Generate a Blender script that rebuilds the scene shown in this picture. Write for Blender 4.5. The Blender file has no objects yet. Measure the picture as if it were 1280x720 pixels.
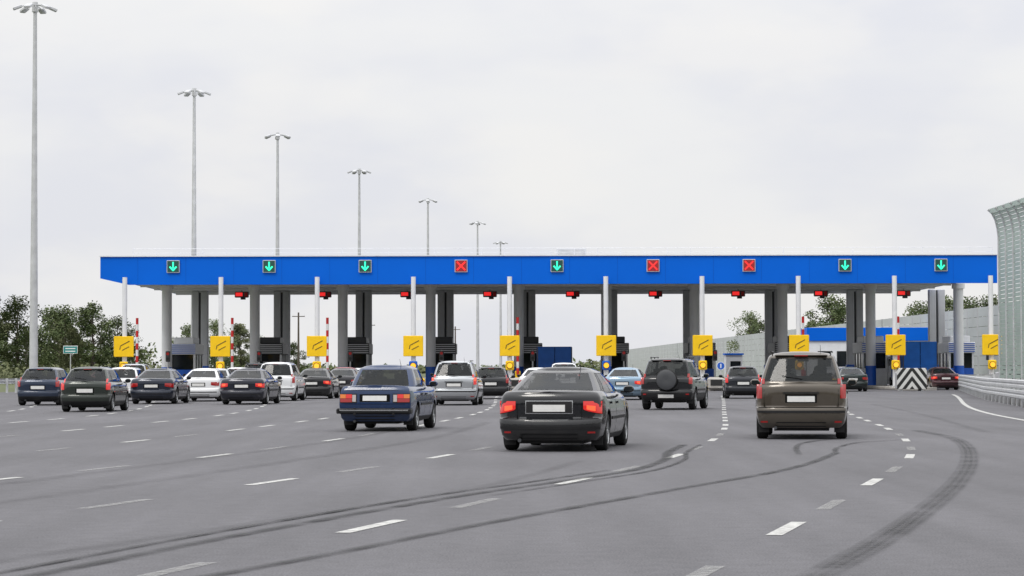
import bpy, math, random
from mathutils import Vector, Matrix, Euler
random.seed(7)
scene = bpy.context.scene
COL = scene.collection
R = math.radians

# ---------------------------------------------------------------- materials
_m = {}
def sstr(b, n, v):
    if n in b.inputs: b.inputs[n].default_value = v
def mat(name, col, rough=0.6, metal=0.0, emis=None, estr=0.0, coat=0.0, noise=0.0, nscale=3.0, bump=0.0, bscale=40.0, spec=0.5, stretch=(1,1,1)):
    if name in _m: return _m[name]
    m = bpy.data.materials.new(name); m.use_nodes = True
    nt = m.node_tree; b = nt.nodes['Principled BSDF']
    c = (col[0], col[1], col[2], 1)
    b.inputs['Base Color'].default_value = c
    b.inputs['Roughness'].default_value = rough
    b.inputs['Metallic'].default_value = metal
    sstr(b, 'Specular IOR Level', spec)
    sstr(b, 'Coat Weight', coat); sstr(b, 'Coat Roughness', 0.06)
    if emis:
        b.inputs['Emission Color'].default_value = (*emis, 1); b.inputs['Emission Strength'].default_value = estr
    tc = nt.nodes.new('ShaderNodeTexCoord')
    mp = nt.nodes.new('ShaderNodeMapping'); mp.inputs['Scale'].default_value = stretch
    nt.links.new(tc.outputs['Object'], mp.inputs['Vector'])
    if noise > 0:
        n = nt.nodes.new('ShaderNodeTexNoise'); n.inputs['Scale'].default_value = nscale; n.inputs['Detail'].default_value = 6
        nt.links.new(mp.outputs[0], n.inputs['Vector'])
        mr = nt.nodes.new('ShaderNodeMapRange'); mr.inputs[1].default_value = 0.3; mr.inputs[2].default_value = 0.7
        mr.inputs[3].default_value = 1 - noise; mr.inputs[4].default_value = 1 + noise
        nt.links.new(n.outputs['Fac'], mr.inputs[0])
        vm = nt.nodes.new('ShaderNodeVectorMath'); vm.operation = 'SCALE'; vm.inputs[0].default_value = col[:3]
        nt.links.new(mr.outputs[0], vm.inputs['Scale'])
        nt.links.new(vm.outputs[0], b.inputs['Base Color'])
    if bump > 0:
        n2 = nt.nodes.new('ShaderNodeTexNoise'); n2.inputs['Scale'].default_value = bscale; n2.inputs['Detail'].default_value = 4
        nt.links.new(mp.outputs[0], n2.inputs['Vector'])
        bp = nt.nodes.new('ShaderNodeBump'); bp.inputs['Strength'].default_value = bump; bp.inputs['Distance'].default_value = 0.02
        nt.links.new(n2.outputs['Fac'], bp.inputs['Height']); nt.links.new(bp.outputs[0], b.inputs['Normal'])
    _m[name] = m
    return m

def paint_mat(name, col, metal=0.35, rough=0.22):
    if name in _m: return _m[name]
    m = bpy.data.materials.new(name); m.use_nodes = True
    nt = m.node_tree; b = nt.nodes['Principled BSDF']
    b.inputs['Metallic'].default_value = metal
    sstr(b, 'Specular IOR Level', .3)
    sstr(b, 'Coat Weight', .8); sstr(b, 'Coat Roughness', 0.03)
    tc = nt.nodes.new('ShaderNodeTexCoord'); sp = nt.nodes.new('ShaderNodeSeparateXYZ')
    nt.links.new(tc.outputs['Object'], sp.inputs[0])
    n = nt.nodes.new('ShaderNodeTexNoise'); n.inputs['Scale'].default_value = 4; n.inputs['Detail'].default_value = 7
    nt.links.new(tc.outputs['Object'], n.inputs['Vector'])
    mr = nt.nodes.new('ShaderNodeMapRange'); mr.inputs[1].default_value = 0.65; mr.inputs[2].default_value = 0.15
    mr.inputs[3].default_value = 0.0; mr.inputs[4].default_value = 0.40
    nt.links.new(sp.outputs[2], mr.inputs[0])
    mu = nt.nodes.new('ShaderNodeMath'); mu.operation = 'MULTIPLY'
    nt.links.new(mr.outputs[0], mu.inputs[0]); nt.links.new(n.outputs['Fac'], mu.inputs[1])
    mx = nt.nodes.new('ShaderNodeMix'); mx.data_type = 'RGBA'
    mx.inputs[6].default_value = (*col, 1); mx.inputs[7].default_value = (0.09, 0.085, 0.075, 1)
    nt.links.new(mu.outputs[0], mx.inputs[0]); nt.links.new(mx.outputs[2], b.inputs['Base Color'])
    ma = nt.nodes.new('ShaderNodeMath'); ma.operation = 'ADD'; ma.inputs[1].default_value = rough
    nt.links.new(mu.outputs[0], ma.inputs[0]); nt.links.new(ma.outputs[0], b.inputs['Roughness'])
    _m[name] = m
    return m

GLASS = mat('window_glass', (0.010, 0.013, 0.015), 0.05, 0.0, spec=0.45)
CGLASS = mat('car_glass', (0.006, 0.009, 0.010), 0.03, 0.0, spec=0.38)
CGLASS.node_tree.nodes['Principled BSDF'].inputs['Alpha'].default_value = 0.68
BLACKP = mat('black_plastic', (0.014, 0.014, 0.015), 0.5, noise=0.2, spec=.3)
RUBBER = mat('tyre_rubber', (0.014, 0.014, 0.014), 0.85, noise=0.3, nscale=20, spec=.3)
RIM = mat('wheel_rim', (0.42, 0.43, 0.44), 0.35, 0.8)
CHROME = mat('chrome', (0.6, 0.61, 0.62), 0.18, 0.95)
REDL = mat('taillight_red', (0.28, 0.006, 0.006), 0.12, emis=(1, 0.03, 0.02), estr=0.05, coat=.7)
REDLIT = mat('taillight_lit', (0.42, 0.010, 0.01), 0.12, emis=(1, 0.03, 0.02), estr=0.30, coat=.7)
REDHOT = mat('brake_lamp_core', (0.7, 0.05, 0.02), 0.2, emis=(1, 0.14, 0.05), estr=1.0)
AMBL = mat('indicator_amber', (0.6, 0.16, 0.02), 0.15, emis=(1, 0.3, 0.03), estr=0.10, coat=.7)
CLEARL = mat('reverse_lamp_clear', (0.45, 0.40, 0.38), 0.15, coat=1)
PLATE = mat('number_plate_white', (0.72, 0.72, 0.70), 0.4, noise=0.05, nscale=9)
SEAM = mat('panel_gap', (0.005, 0.005, 0.005), 0.8, spec=.1)
STEEL = mat('galvanised_steel', (0.50, 0.51, 0.52), 0.5, 0.15, noise=0.12, nscale=2)
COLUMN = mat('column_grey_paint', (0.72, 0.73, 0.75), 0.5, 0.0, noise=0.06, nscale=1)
COLUMND = mat('shade_and_housing_grey', (0.52, 0.53, 0.55), 0.55, 0.0, noise=0.08, nscale=1)  # rear columns' shade put into a darker grey; also plain grey housings
CONC = mat('concrete', (0.42, 0.40, 0.37), 0.9, noise=0.18, nscale=1.5, bump=0.3)
WHITE = mat('white_panel', (0.78, 0.79, 0.80), 0.5, noise=0.05)
BLUE = mat('blue_fascia', (0.0005, 0.125, 0.66), 0.5, noise=0.05, nscale=0.25, spec=.12)
BLUED = mat('blue_fascia_seam', (0.001, 0.085, 0.46), 0.5, spec=.12)
BLUEP = mat('blue_paint', (0.01, 0.10, 0.50), 0.5, noise=0.08)
SOFF = mat('soffit_metal', (0.72, 0.73, 0.75), 0.5, noise=0.05)
DARKG = mat('dark_grey_metal', (0.05, 0.053, 0.058), 0.5, noise=0.1)
YEL = mat('yellow_panel', (0.88, 0.55, 0.010), 0.5, noise=0.05, spec=.3)
BLK = mat('sign_black', (0.015, 0.015, 0.015), 0.6)
OLIVE = mat('sign_symbol', (0.14, 0.09, 0.01), 0.6)
GREEN_E = mat('green_led', (0.02, 0.6, 0.3), 0.5, emis=(0.03, 1.0, 0.55), estr=1.1)
RED_E = mat('red_led', (0.6, 0.02, 0.02), 0.5, emis=(1.0, 0.03, 0.03), estr=0.8)
REDBG = mat('red_led_panel', (0.10, 0.01, 0.012), 0.5, emis=(1.0, 0.02, 0.03), estr=0.22)
GRNBG = mat('green_led_panel', (0.01, 0.04, 0.035), 0.5, emis=(0.0, 0.5, 0.4), estr=0.06)
AMB_E = mat('amber_lamp', (0.8, 0.35, 0.02), 0.4, emis=(1.0, 0.42, 0.03), estr=1.0)
REDP = mat('red_paint', (0.55, 0.015, 0.015), 0.5, noise=0.06)
BARK = mat('bark', (0.09, 0.075, 0.06), 0.9, noise=0.3, nscale=4)
SEAT = mat('seat_fabric', (0.03, 0.03, 0.032), 0.9, spec=.1)

# ---------------------------------------------------------------- mesh builder
class MB:
    def __init__(s): s.v = []; s.f = []; s.mi = []; s.mats = []
    def idx(s, m):
        if m not in s.mats: s.mats.append(m)
        return s.mats.index(m)
    def add(s, vs, fs, m):
        o = len(s.v); s.v += [tuple(v) for v in vs]
        if isinstance(m, list):
            for f, mm in zip(fs, m): s.f.append(tuple(i + o for i in f)); s.mi.append(s.idx(mm))
        else:
            k = s.idx(m)
            for f in fs: s.f.append(tuple(i + o for i in f)); s.mi.append(k)
    def box(s, c, d, m, rot=None, ch=0.0):
        hx, hy, hz = d[0] / 2, d[1] / 2, d[2] / 2
        if ch > 0:
            ch = min(ch, hx * .9, hy * .9, hz * .9)
            vs = []
            for z, inn in ((-hz, ch), (-hz + ch, 0), (hz - ch, 0), (hz, ch)):
                X, Y = hx - inn, hy - inn; k = ch
                vs += [(X, -Y + k, z), (X, Y - k, z), (X - k, Y, z), (-X + k, Y, z), (-X, Y - k, z), (-X, -Y + k, z), (-X + k, -Y, z), (X - k, -Y, z)]
            fs = []
            for r in range(3):
                for i in range(8):
                    j = (i + 1) % 8; fs.append((r * 8 + i, r * 8 + j, (r + 1) * 8 + j, (r + 1) * 8 + i))
            fs.append(tuple(range(7, -1, -1))); fs.append(tuple(range(24, 32)))
        else:
            vs = [(x, y, z) for z in (-hz, hz) for x, y in ((-hx, -hy), (hx, -hy), (hx, hy), (-hx, hy))]
            fs = [(0, 3, 2, 1), (4, 5, 6, 7), (0, 1, 5, 4), (1, 2, 6, 5), (2, 3, 7, 6), (3, 0, 4, 7)]
        vs = [Vector(v) for v in vs]
        if rot is not None:
            M = Euler(rot).to_matrix(); vs = [M @ v for v in vs]
        C = Vector(c); s.add([v + C for v in vs], fs, m)
    def cyl(s, p0, p1, r0, r1, n, m, cap=True):
        p0 = Vector(p0); p1 = Vector(p1); d = (p1 - p0).normalized()
        a = d.orthogonal().normalized(); b = d.cross(a)
        vs = []
        for p, r in ((p0, r0), (p1, r1)):
            for i in range(n):
                t = 2 * math.pi * i / n; vs.append(p + a * math.cos(t) * r + b * math.sin(t) * r)
        fs = [(i, (i + 1) % n, n + (i + 1) % n, n + i) for i in range(n)]
        if cap: fs += [tuple(range(n - 1, -1, -1)), tuple(range(n, 2 * n))]
        s.add(vs, fs, m)
    def lathe_x(s, c, prof, n, m):
        vs = []
        for (x, r) in prof:
            for i in range(n):
                t = 2 * math.pi * i / n; vs.append((c[0] + x, c[1] + r * math.cos(t), c[2] + r * math.sin(t)))
        fs = []; ms = []
        for k in range(len(prof) - 1):
            for i in range(n):
                j = (i + 1) % n; fs.append((k * n + i, k * n + j, (k + 1) * n + j, (k + 1) * n + i)); ms.append(m[k] if isinstance(m, list) else m)
        s.add(vs, fs, ms)
    def ell(s, c, rad, m, n=10):
        vs = []; fs = []
        for i in range(n + 1):
            ph = math.pi * i / n
            for j in range(n * 2):
                th = math.pi * j / n
                vs.append((c[0] + rad[0] * math.sin(ph) * math.cos(th), c[1] + rad[1] * math.sin(ph) * math.sin(th), c[2] + rad[2] * math.cos(ph)))
        for i in range(n):
            for j in range(n * 2):
                k = (j + 1) % (n * 2); fs.append((i * 2 * n + j, (i + 1) * 2 * n + j, (i + 1) * 2 * n + k, i * 2 * n + k))
        s.add(vs, fs, m)
    def patch(s, fn, a0, a1, b0, b1, m, off=0.006, na=6, nb=3, back=-0.03):
        vs = []
        for o in (off, back):
            for j in range(nb + 1):
                for i in range(na + 1):
                    vs.append(fn(a0 + (a1 - a0) * i / na, b0 + (b1 - b0) * j / nb, o))
        W = na + 1; N = W * (nb + 1); fs = []
        for j in range(nb):
            for i in range(na): fs.append((j * W + i, j * W + i + 1, (j + 1) * W + i + 1, (j + 1) * W + i))
        per = [i for i in range(W)] + [j * W + na for j in range(1, nb + 1)] + [nb * W + i for i in range(na - 1, -1, -1)] + [j * W for j in range(nb - 1, 0, -1)]
        for q in range(len(per)):
            a = per[q]; b = per[(q + 1) % len(per)]; fs.append((a, a + N, b + N, b))
        s.add(vs, fs, m)
    def mesh(s, name, smooth=True, angle=38, merge=False):
        me = bpy.data.meshes.new(name); me.from_pydata(s.v, [], s.f)
        for m in s.mats: me.materials.append(m)
        me.polygons.foreach_set('material_index', s.mi)
        import bmesh
        bm = bmesh.new(); bm.from_mesh(me)
        if merge: bmesh.ops.remove_doubles(bm, verts=bm.verts, dist=0.0004)
        bmesh.ops.recalc_face_normals(bm, faces=bm.faces); bm.to_mesh(me); bm.free()
        if smooth:
            me.polygons.foreach_set('use_smooth', [True] * len(me.polygons)); me.set_sharp_from_angle(angle=R(angle))
        me.update(); return me
    def obj(s, name, parent=None, **k):
        return put(name, s.mesh(name, **k), parent)
def put(name, me, parent=None, loc=None, rotz=None):
    o = bpy.data.objects.new(name, me); COL.objects.link(o)
    if parent: o.parent = parent
    if loc: o.location = loc
    if rotz is not None: o.rotation_euler = (0, 0, rotz)
    return o
def empty(name, loc=(0, 0, 0), rotz=0):
    e = bpy.data.objects.new(name, None); e.empty_display_size = 0.3; COL.objects.link(e)
    e.location = loc; e.rotation_euler = (0, 0, rotz); return e
def interp(tab, t):
    if t <= tab[0][0]: return tab[0][1]
    for (a, b), (c, d) in zip(tab, tab[1:]):
        if t <= c: return b + (d - b) * (t - a) / (c - a)
    return tab[-1][1]

# ---------------------------------------------------------------- cars
RP_BOX = [(0, .12), (.08, .05), (.18, .015), (.30, 0), (.40, 0), (.455, .02), (.47, .06), (.5, .085), (.8, .075), (.94, .085), (1, .12)]
WP = [(0, .88), (.1, .95), (.3, .985), (.5, 1), (.7, .992), (.88, .965), (.94, .94), (1, .90)]
TYPES = {
 'sedan': dict(L=4.70, W=1.80, H=1.42, zb=.19, ztop=[(0, .92), (.08, .965), (.25, .99), (.8, 1.0), (1.3, .96), (3.2, .95), (3.6, .93), (4.4, .80), (4.7, .62)],
   rp=RP_BOX, amp=.28, n=2.5, gh=(.66, 1.55, 2.60, 3.5), wt=.53, ax=(.98, 3.68), r=.32, bars=[(.0, .10), (.16, .47), (.51, .93)], low=.0),
 'oldsedan': dict(L=4.10, W=1.62, H=1.44, zb=.22, ztop=[(0, .93), (.1, .96), (1.0, .95), (3.0, .94), (3.9, .90), (4.1, .85)],
   rp=[(0, .10), (.1, .05), (.3, .03), (.5, .02), (.9, .04), (.96, .06), (1, .09)], amp=.08, n=5.0, gh=(.86, 1.24, 2.35, 2.85), wt=.57, ax=(.86, 3.25), r=.29, bars=[(.05, .10), (.17, .50), (.54, .94)], low=.0),
 'hatch': dict(L=3.95, W=1.68, H=1.47, zb=.2, ztop=[(0, .96), (.3, .97), (2.7, .93), (3.1, .92), (3.75, .76), (3.95, .6)],
   rp=RP_BOX, amp=.22, n=2.8, gh=(.12, .60, 2.2, 3.05), wt=.57, ax=(.65, 3.15), r=.30, bars=[(.05, .22), (.28, .56), (.60, .95)], low=.2),
 'mpv': dict(L=4.10, W=1.76, H=1.68, zb=.22, ztop=[(0, 1.06), (.3, 1.06), (2.8, 1.0), (3.1, .98), (3.85, .82), (4.1, .64)],
   rp=RP_BOX, amp=.22, n=2.7, gh=(.11, .42, 2.2, 3.05), wt=.61, ax=(.75, 3.30), r=.31, bars=[(.05, .24), (.29, .58), (.62, .95)], low=.0),
 'suv': dict(L=4.20, W=1.80, H=1.72, zb=.30, ztop=[(0, 1.08), (.3, 1.08), (2.8, 1.06), (3.1, 1.05), (3.95, .94), (4.2, .75)],
   rp=RP_BOX, amp=.18, n=3.0, gh=(.10, .32, 2.25, 2.85), wt=.64, ax=(.80, 3.30), r=.36, bars=[(.05, .25), (.29, .58), (.62, .95)], low=.34),
}
_wheel = {}
def wheel_mesh(r):
    if r in _wheel: return _wheel[r]
    b = MB(); w = .108
    prof = [(-w, r * .60), (-w, r * .66), (-w * .98, r * .9), (-w * .75, r * .985), (-w * .3, r), (w * .3, r), (w * .75, r * .985), (w * .98, r * .9), (w, r * .66), (w * .95, r * .64)]
    b.lathe_x((0, 0, 0), prof, 32, RUBBER)
    b.lathe_x((0, 0, 0), [(w * .95, r * .655), (w * .80, r * .62), (w * .1, r * .58), (w * .05, 0.001)], 32, [RIM, DARKG, DARKG])
    b.lathe_x((0, 0, 0), [(-w * .9, r * .63), (-w * .5, .001)], 24, [DARKG])
    for k in range(6):
        t = k * math.pi / 3
        b.box((w * .72, math.cos(t) * r * .33, math.sin(t) * r * .33), (.03, r * .62, r * .17), RIM, rot=(t, 0, 0))
    b.lathe_x((0, 0, 0), [(w * .9, 0.001), (w * .9, r * .12), (w * .7, r * .16)], 16, RIM)
    _wheel[r] = b.mesh('wheel_%d' % int(r * 100)); return _wheel[r]

def npl(s, n): return 1 - max(0.0, 1 - min(1, s) ** n) ** (1 / n)
SXR = [0, .15, .3, .45, .6, .72, .82, .89, .94, .975, .993, 1.0]
V = [0, .05, .1, .2, .3, .34, .40, .44, .455, .47, .50, .6, .7, .8, .88, .94, .98, 1]

def car(name, kind, X, Y, yaw, col, style=None, lit=False, metal=.35, near=False, sc=1.0):
    T = TYPES[kind]; L, W, H, zb = T['L'], T['W'], T['H'], T['zb']
    P = paint_mat('paint_%.3f_%.3f_%.3f' % col, col, metal)
    root = empty(name, (X, Y, 0), -R(yaw)); root.scale = (sc, sc, sc)
    zt = lambda y: interp(T['ztop'], y)
    hw = W / 2; amp, n = T['amp'], T['n']
    def taper(y):
        a = y / L
        if a > .7: return 1 - .07 * ((a - .7) / .3) ** 2
        if a < .2: return 1 - .03 * ((.2 - a) / .2) ** 2
        return 1.0
    def half(v):
        w = hw * interp(WP, v); out = []
        for s in SXR:
            y = interp(T['rp'], v) + amp * npl(s, n); out.append((w * s * .97, y, zb + (zt(y) - zb) * v))
        y0 = out[-1][1]; y1 = L - .35 - .05 * (1 - v)
        N = 22
        for i in range(1, N):
            y = y0 + (y1 - y0) * i / N; out.append((w * taper(y), y, zb + (zt(y) - zb) * v))
        for s in reversed([0, .3, .6, .8, .92, .98, 1]):
            y = y1 + .33 * (1 - npl(s, 2.6)); out.append((w * s * .93, y, zb + (zt(y) - zb) * v))
        return out
    b = MB(); rings = [half(v) for v in V]
    lowm = T['low']
    def ringfull(h): return h + [(-x, y, z) for (x, y, z) in reversed(h[1:-1])]
    allr = [[(0 * x, y, z) for (x, y, z) in rings[0]]] + rings
    for fx, dz in ((.95, .012), (.7, .028), (.35, .035), (0, .038)):
        allr.append([(x * fx, y, z + dz) for (x, y, z) in rings[-1]])
    full = [ringfull(h) for h in allr]; M = len(full[0]); vs = [p for r in full for p in r]; fs = []; ms = []
    for k in range(len(full) - 1):
        for i in range(M):
            j = (i + 1) % M; fs.append((k * M + i, k * M + j, (k + 1) * M + j, (k + 1) * M + i))
            ms.append(BLACKP if (k == 0 or (k <= len(V) - 1 and V[k] <= lowm)) else P)
    b.add(vs, fs, ms)
    b.idx(BLACKP)
    me = b.mesh('body', merge=True)
    body = put('body', me, root)
    c = MB(); c.mats = list(b.mats)
    r = T['r']
    for ay in T['ax']:
        for sx in (-1, 1):
            c.cyl((sx * (hw - .30), ay, r + .01), (sx * (hw + .2), ay, r + .01), r + .055, r + .055, 28, BLACKP)
    cm = c.mesh('cutter', smooth=False); co = put('cutter', cm)
    co.parent = root
    bpy.context.view_layer.update()
    md = body.modifiers.new('b', 'BOOLEAN'); md.object = co; md.operation = 'DIFFERENCE'; md.solver = 'EXACT'
    bpy.context.view_layer.update()
    dg = bpy.context.evaluated_depsgraph_get()
    nm = bpy.data.meshes.new_from_object(body.evaluated_get(dg))
    body.modifiers.clear(); bpy.data.objects.remove(co)
    if len(nm.polygons) > 50:
        body.data = nm
        nm.polygons.foreach_set('use_smooth', [True] * len(nm.polygons)); nm.set_sharp_from_angle(angle=R(38))
    # cabin
    yrb, yrt, yft, yfb = T['gh']; wb = hw * .885; wt = T['wt']; zr = H - .06
    tt = [0, .08, .105, .13, .3, .5, .7, .86, .885, .93, .98, 1.0]
    amg = .15
    us = []
    for a_, b_ in T['bars']: us += [a_, b_]
    us = sorted(set([.03] + us))
    us = [u for u in us if 0 < u < 1]
    SG = [0, .2, .4, .6, .74, .85, .93, .98, 1]
    gmax = .93
    def ghhalf(t):
        w = wb + (wt - wb) * (t ** 1.35)
        ins = 0 if t < .93 else (.05 * ((t - .93) / .07) ** 2)
        ra = yrb + (yrt - yrb) * (t ** 1.08) + ins * 1.2; fa = yfb + (yft - yfb) * t - ins
        w -= ins * .8
        out = []
        def zz(y):
            z0 = zt(max(0, min(L, y))) - .02; return z0 + (zr - z0) * t
        for s in SG:
            y = ra + amg * npl(s, 2.4); out.append((w * s * .975, y, zz(y)))
        y0 = ra + amg; y1 = fa - .16
        for u in us: y = y0 + (y1 - y0) * u; out.append((w * (1 + .012 * math.sin(math.pi * u)), y, zz(y)))
        for s in reversed(SG):
            y = fa - .16 * npl(s, 2.2); out.append((w * s * .975, y, zz(y)))
        return out
    g = MB(); gh = [ghhalf(t) for t in tt]
    base = [(x * .9, y, z - .1) for (x, y, z) in gh[0]]
    cm_ = (yrt + yft) / 2
    tops = [[(x * fx, cm_ + (y - cm_) * fy, zr + dz) for (x, y, z) in gh[-1]] for fx, fy, dz in ((.9, .97, .024), (.65, .9, .046), (.3, .8, .058), (0, .7, .06))]
    allg = [base] + gh + tops; full = [ringfull(h) for h in allg]; M = len(full[0]); vs = [p for q in full for p in q]; fs = []; ms = []
    nS = len(SG); nu = len(us); nH = len(gh[0])
    def cellmat(i, k):
        i2 = i if i < nH - 1 else (2 * nH - 3 - i)
        t0, t1 = tt[k], tt[k + 1]
        gl = t0 >= .13 - 1e-6 and t1 <= .86 + 1e-6
        fr = (abs(t0 - .105) < 1e-6) or (abs(t0 - .86) < 1e-6)
        if not (gl or fr): return P
        if i2 < nS - 1:
            ok = SG[i2 + 1] <= (.85 if kind in ('sedan', 'oldsedan') else gmax) + 1e-6
        elif i2 >= nS - 1 + nu + 1:
            ok = (i2 - (nS - 1 + nu + 1)) >= 2
        else:
            q = i2 - (nS - 1); pts = [0] + us + [1]; mid = (pts[q] + pts[q + 1]) / 2
            ok = any(a_ < mid < b_ and b_ - a_ > .08 for a_, b_ in T['bars'])
            if not ok and T['bars'][0][0] < mid < T['bars'][-1][1] and kind != 'oldsedan': return BLACKP
        return (CGLASS if gl else BLACKP) if ok else P
    for k in range(len(full) - 1):
        for i in range(M):
            j = (i + 1) % M; fs.append((k * M + i, k * M + j, (k + 1) * M + j, (k + 1) * M + i))
            kk = k - 1
            ms.append(cellmat(i, kk) if 0 <= kk < len(tt) - 1 else P)
    g.add(vs, fs, ms); g.obj('cabin', root, merge=True)
    # interior
    it = MB(); zbelt = zt((yrb + yfb) / 2)
    it.box((0, (yrb + yfb) / 2 + .15, zbelt + .055), (wb * 1.72, (yfb - yrb) - 1.0, .03), SEAT)
    yr_ = yrt + .15; yf_ = (yrt + yft) / 2 + .45
    it.box((0, yr_, zbelt + .10), (wb * 1.5, .16, .16), SEAT, ch=.04)
    for sx in (-.42, .42):
        it.box((sx * hw * .95, yr_, zbelt + .23), (.26, .10, .15), SEAT, ch=.04)
        it.box((sx * hw * .95, yf_, zbelt + .12), (.44, .14, .22), SEAT, ch=.05)
        it.box((sx * hw * .95, yf_, zbelt + .30), (.25, .09, .15), SEAT, ch=.04)
    it.ell((-.42 * hw * .95, yf_ + .14, zbelt + .27), (.085, .10, .125), SEAT, 6)
    it.box((0, yft + .15, H - .16), (.22, .03, .06), SEAT, ch=.01)
    it.box((0, yfb - .55, zbelt + .07), (wb * 1.5, .3, .08), SEAT, ch=.03)
    it.obj('interior', root)
    def rear(x, z, off):
        v = max(0, min(1, (z - zb) / (zt(0) - zb))); w = hw * interp(WP, v) * .97
        s = min(.995, abs(x) / w); return (x, interp(T['rp'], v) + amp * npl(s, n) - off, z)
    def side(y, z, off):
        v = max(0, min(1, (z - zb) / (zt(y) - zb))); return (hw * interp(WP, v) * taper(y) + off, y, z)
    def sideL(y, z, off):
        p = side(y, z, off); return (-p[0], p[1], p[2])
    def gre(x, z, off):
        z0 = zt(yrb) - .02; t = max(0, min(1, (z - z0) / (zr - z0))); w = (wb + (wt - wb) * t ** 1.35) * .975
        return (x, yrb + (yrt - yrb) * t ** 1.08 + amg * npl(min(.99, abs(x) / w), 2.4) - off, z)
    d = MB(); lt = MB()
    LM = REDLIT if lit else REDL
    ztp = zt(0); wr = hw * .97
    def lens(xa, xb, za, zb2, kin=.62):
        # wedge shaped lamp: full height outside, shallower toward the middle
        def f(x, z, off):
            q = max(0, min(1, (abs(x) - xa) / (xb - xa))); h = kin + (1 - kin) * (q ** .6)
            return rear(x, zb2 - (zb2 - z) * h, off)
        return f
    d.box((0, L / 2, zb + .06), (W - .72, L - .7, .24), BLACKP)
    d.cyl((-hw * .55, .04, zb + .0), (-hw * .55, .5, zb + .02), .03, .03, 10, DARKG)
    for sx in (-1, 1):
        d.box((sx * (hw - .16), T['ax'][0] - r - .07, zb + .02), (.2, .02, .22), BLACKP)
        d.cyl((sx * (hw - .3), T['ax'][0], r), (0, T['ax'][0], r), .05, .05, 8, DARKG)
    for sx in (-1, 1):
        ym = yfb - .38
        d.ell((sx * (hw + .09), ym, zt(ym) + .07), (.10, .07, .07), P if near else BLACKP, 6)
        d.box((sx * (hw + .0), ym + .02, zt(ym) + .02), (.12, .05, .04), BLACKP)
        d.box((sx * (hw + .09), ym - .066, zt(ym) + .07), (.13, .01, .08), GLASS)
    for fn in (side, sideL):
        y0 = yrb + amg; y1 = yfb - .16
        for u in ((.15, .49, .97) if kind != 'hatch' else (.25, .58, .97)):
            ys = y0 + (y1 - y0) * u
            d.patch(fn, ys - .006, ys + .006, zb + .12, zt(ys) - .02, SEAM, .0015, 1, 8, -.01)
        for u in (.24, .58):
            ys = y0 + (y1 - y0) * u
            d.patch(fn, ys, ys + .17, zt(ys) - .17, zt(ys) - .135, BLACKP if kind != 'sedan' else P, .025, 2, 1, -.01)
        d.patch(fn, T['ax'][0] + r + .1, T['ax'][1] - r - .1, zb + .0, zb + .09, BLACKP, .012, 6, 1, -.01)
        d.patch(fn, T['ax'][0] + r + .12, T['ax'][1] - r - .12, zb + .33, zb + .38, BLACKP, .012, 6, 1, -.01)
    zbp = zb + .465 * (ztp - zb)
    if kind != 'oldsedan': d.patch(rear, -wr * .95, wr * .95, zbp - .008, zbp + .006, SEAM, .004, 24, 1, -.02)
    d.patch(rear, -.55 * wr, .55 * wr, zb + .02, zb + .11, BLACKP, .006, 8, 1, -.02)
    st = style or kind
    if st == 'sedan':
        z0, z1 = ztp - .285, ztp - .075
        xa, xb = wr * .655, wr * .993
        for sx in (-1, 1):
            F = lens(xa, xb, z0, z1)
            d.patch(F, sx * wr * .645, sx * wr * .995, z0 - .010, z1 + .006, SEAM, .004, 12, 2)
            lt.patch(F, sx * xa, sx * xb, z0, z1, LM, .010, 12, 4)
            lt.patch(F, sx * wr * .72, sx * wr * .88, z0 + .03, z0 + .12, REDHOT if lit else CLEARL, .016, 4, 2)
            d.patch(rear, sx * wr * .62, sx * wr * .628, zbp, ztp - .01, SEAM, .002, 1, 4)
        d.patch(rear, -.40, .40, z0 - .0, z1 + .01, CHROME, .012, 8, 2)
        d.patch(rear, -.388, .388, z0 + .012, z1 - .004, BLACKP, .016, 8, 2)
        d.patch(rear, -.27, .27, z0 + .035, z1 - .060, PLATE, .024, 4, 1)
        d.patch(rear, -wr * .97, wr * .97, zb + .19, zb + .23, BLACKP, .016, 20, 1)
        for sx in (-1, 1): d.patch(rear, sx * wr * .74, sx * wr * .88, zb + .12, zb + .15, REDL, .006, 3, 1)
    elif st == 'plainsedan':
        z0, z1 = ztp - .26, ztp - .09
        for sx in (-1, 1):
            F = lens(wr * .62, wr * .99, z0, z1, .7)
            lt.patch(F, sx * wr * .62, sx * wr * .99, z0, z1, LM, .012, 8, 3)
            if lit: lt.patch(F, sx * wr * .74, sx * wr * .88, z0 + .05, z1 - .03, REDHOT, .018, 3, 2)
        d.patch(rear, -.26, .26, z0 + .0, z0 + .11, PLATE, .012, 4, 1)
        d.patch(rear, -.30, .30, z0 - .02, z0 + .14, SEAM, .006, 4, 1)
        d.patch(rear, -wr * .9, wr * .9, zb + .20, zb + .23, BLACKP, .014, 16, 1)
    elif st == 'oldsedan':
        z0, z1 = ztp - .30, ztp - .13
        for sx in (-1, 1):
            d.patch(rear, sx * wr * .50, sx * wr * .975, z0 - .012, z1 + .012, BLACKP, .012, 6, 2)
            lt.patch(rear, sx * wr * .52, sx * wr * .62, z0 + .01, z1 - .01, CLEARL, .02, 3, 2)
            lt.patch(rear, sx * wr * .63, sx * wr * .965, z0, (z0 + z1) / 2 - .005, REDL, .02, 3, 2)
            lt.patch(rear, sx * wr * .63, sx * wr * .80, (z0 + z1) / 2, z1, REDLIT, .02, 3, 2)
            lt.patch(rear, sx * wr * .805, sx * wr * .965, (z0 + z1) / 2, z1, AMBL, .02, 3, 2)
            d.box((sx * .42, -.065, zb + .21), (.06, .05, .16), BLACKP, ch=.01)
            d.box((sx * W * .485, -.0, zb + .22), (.05, .3, .11), BLACKP, ch=.02)
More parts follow.
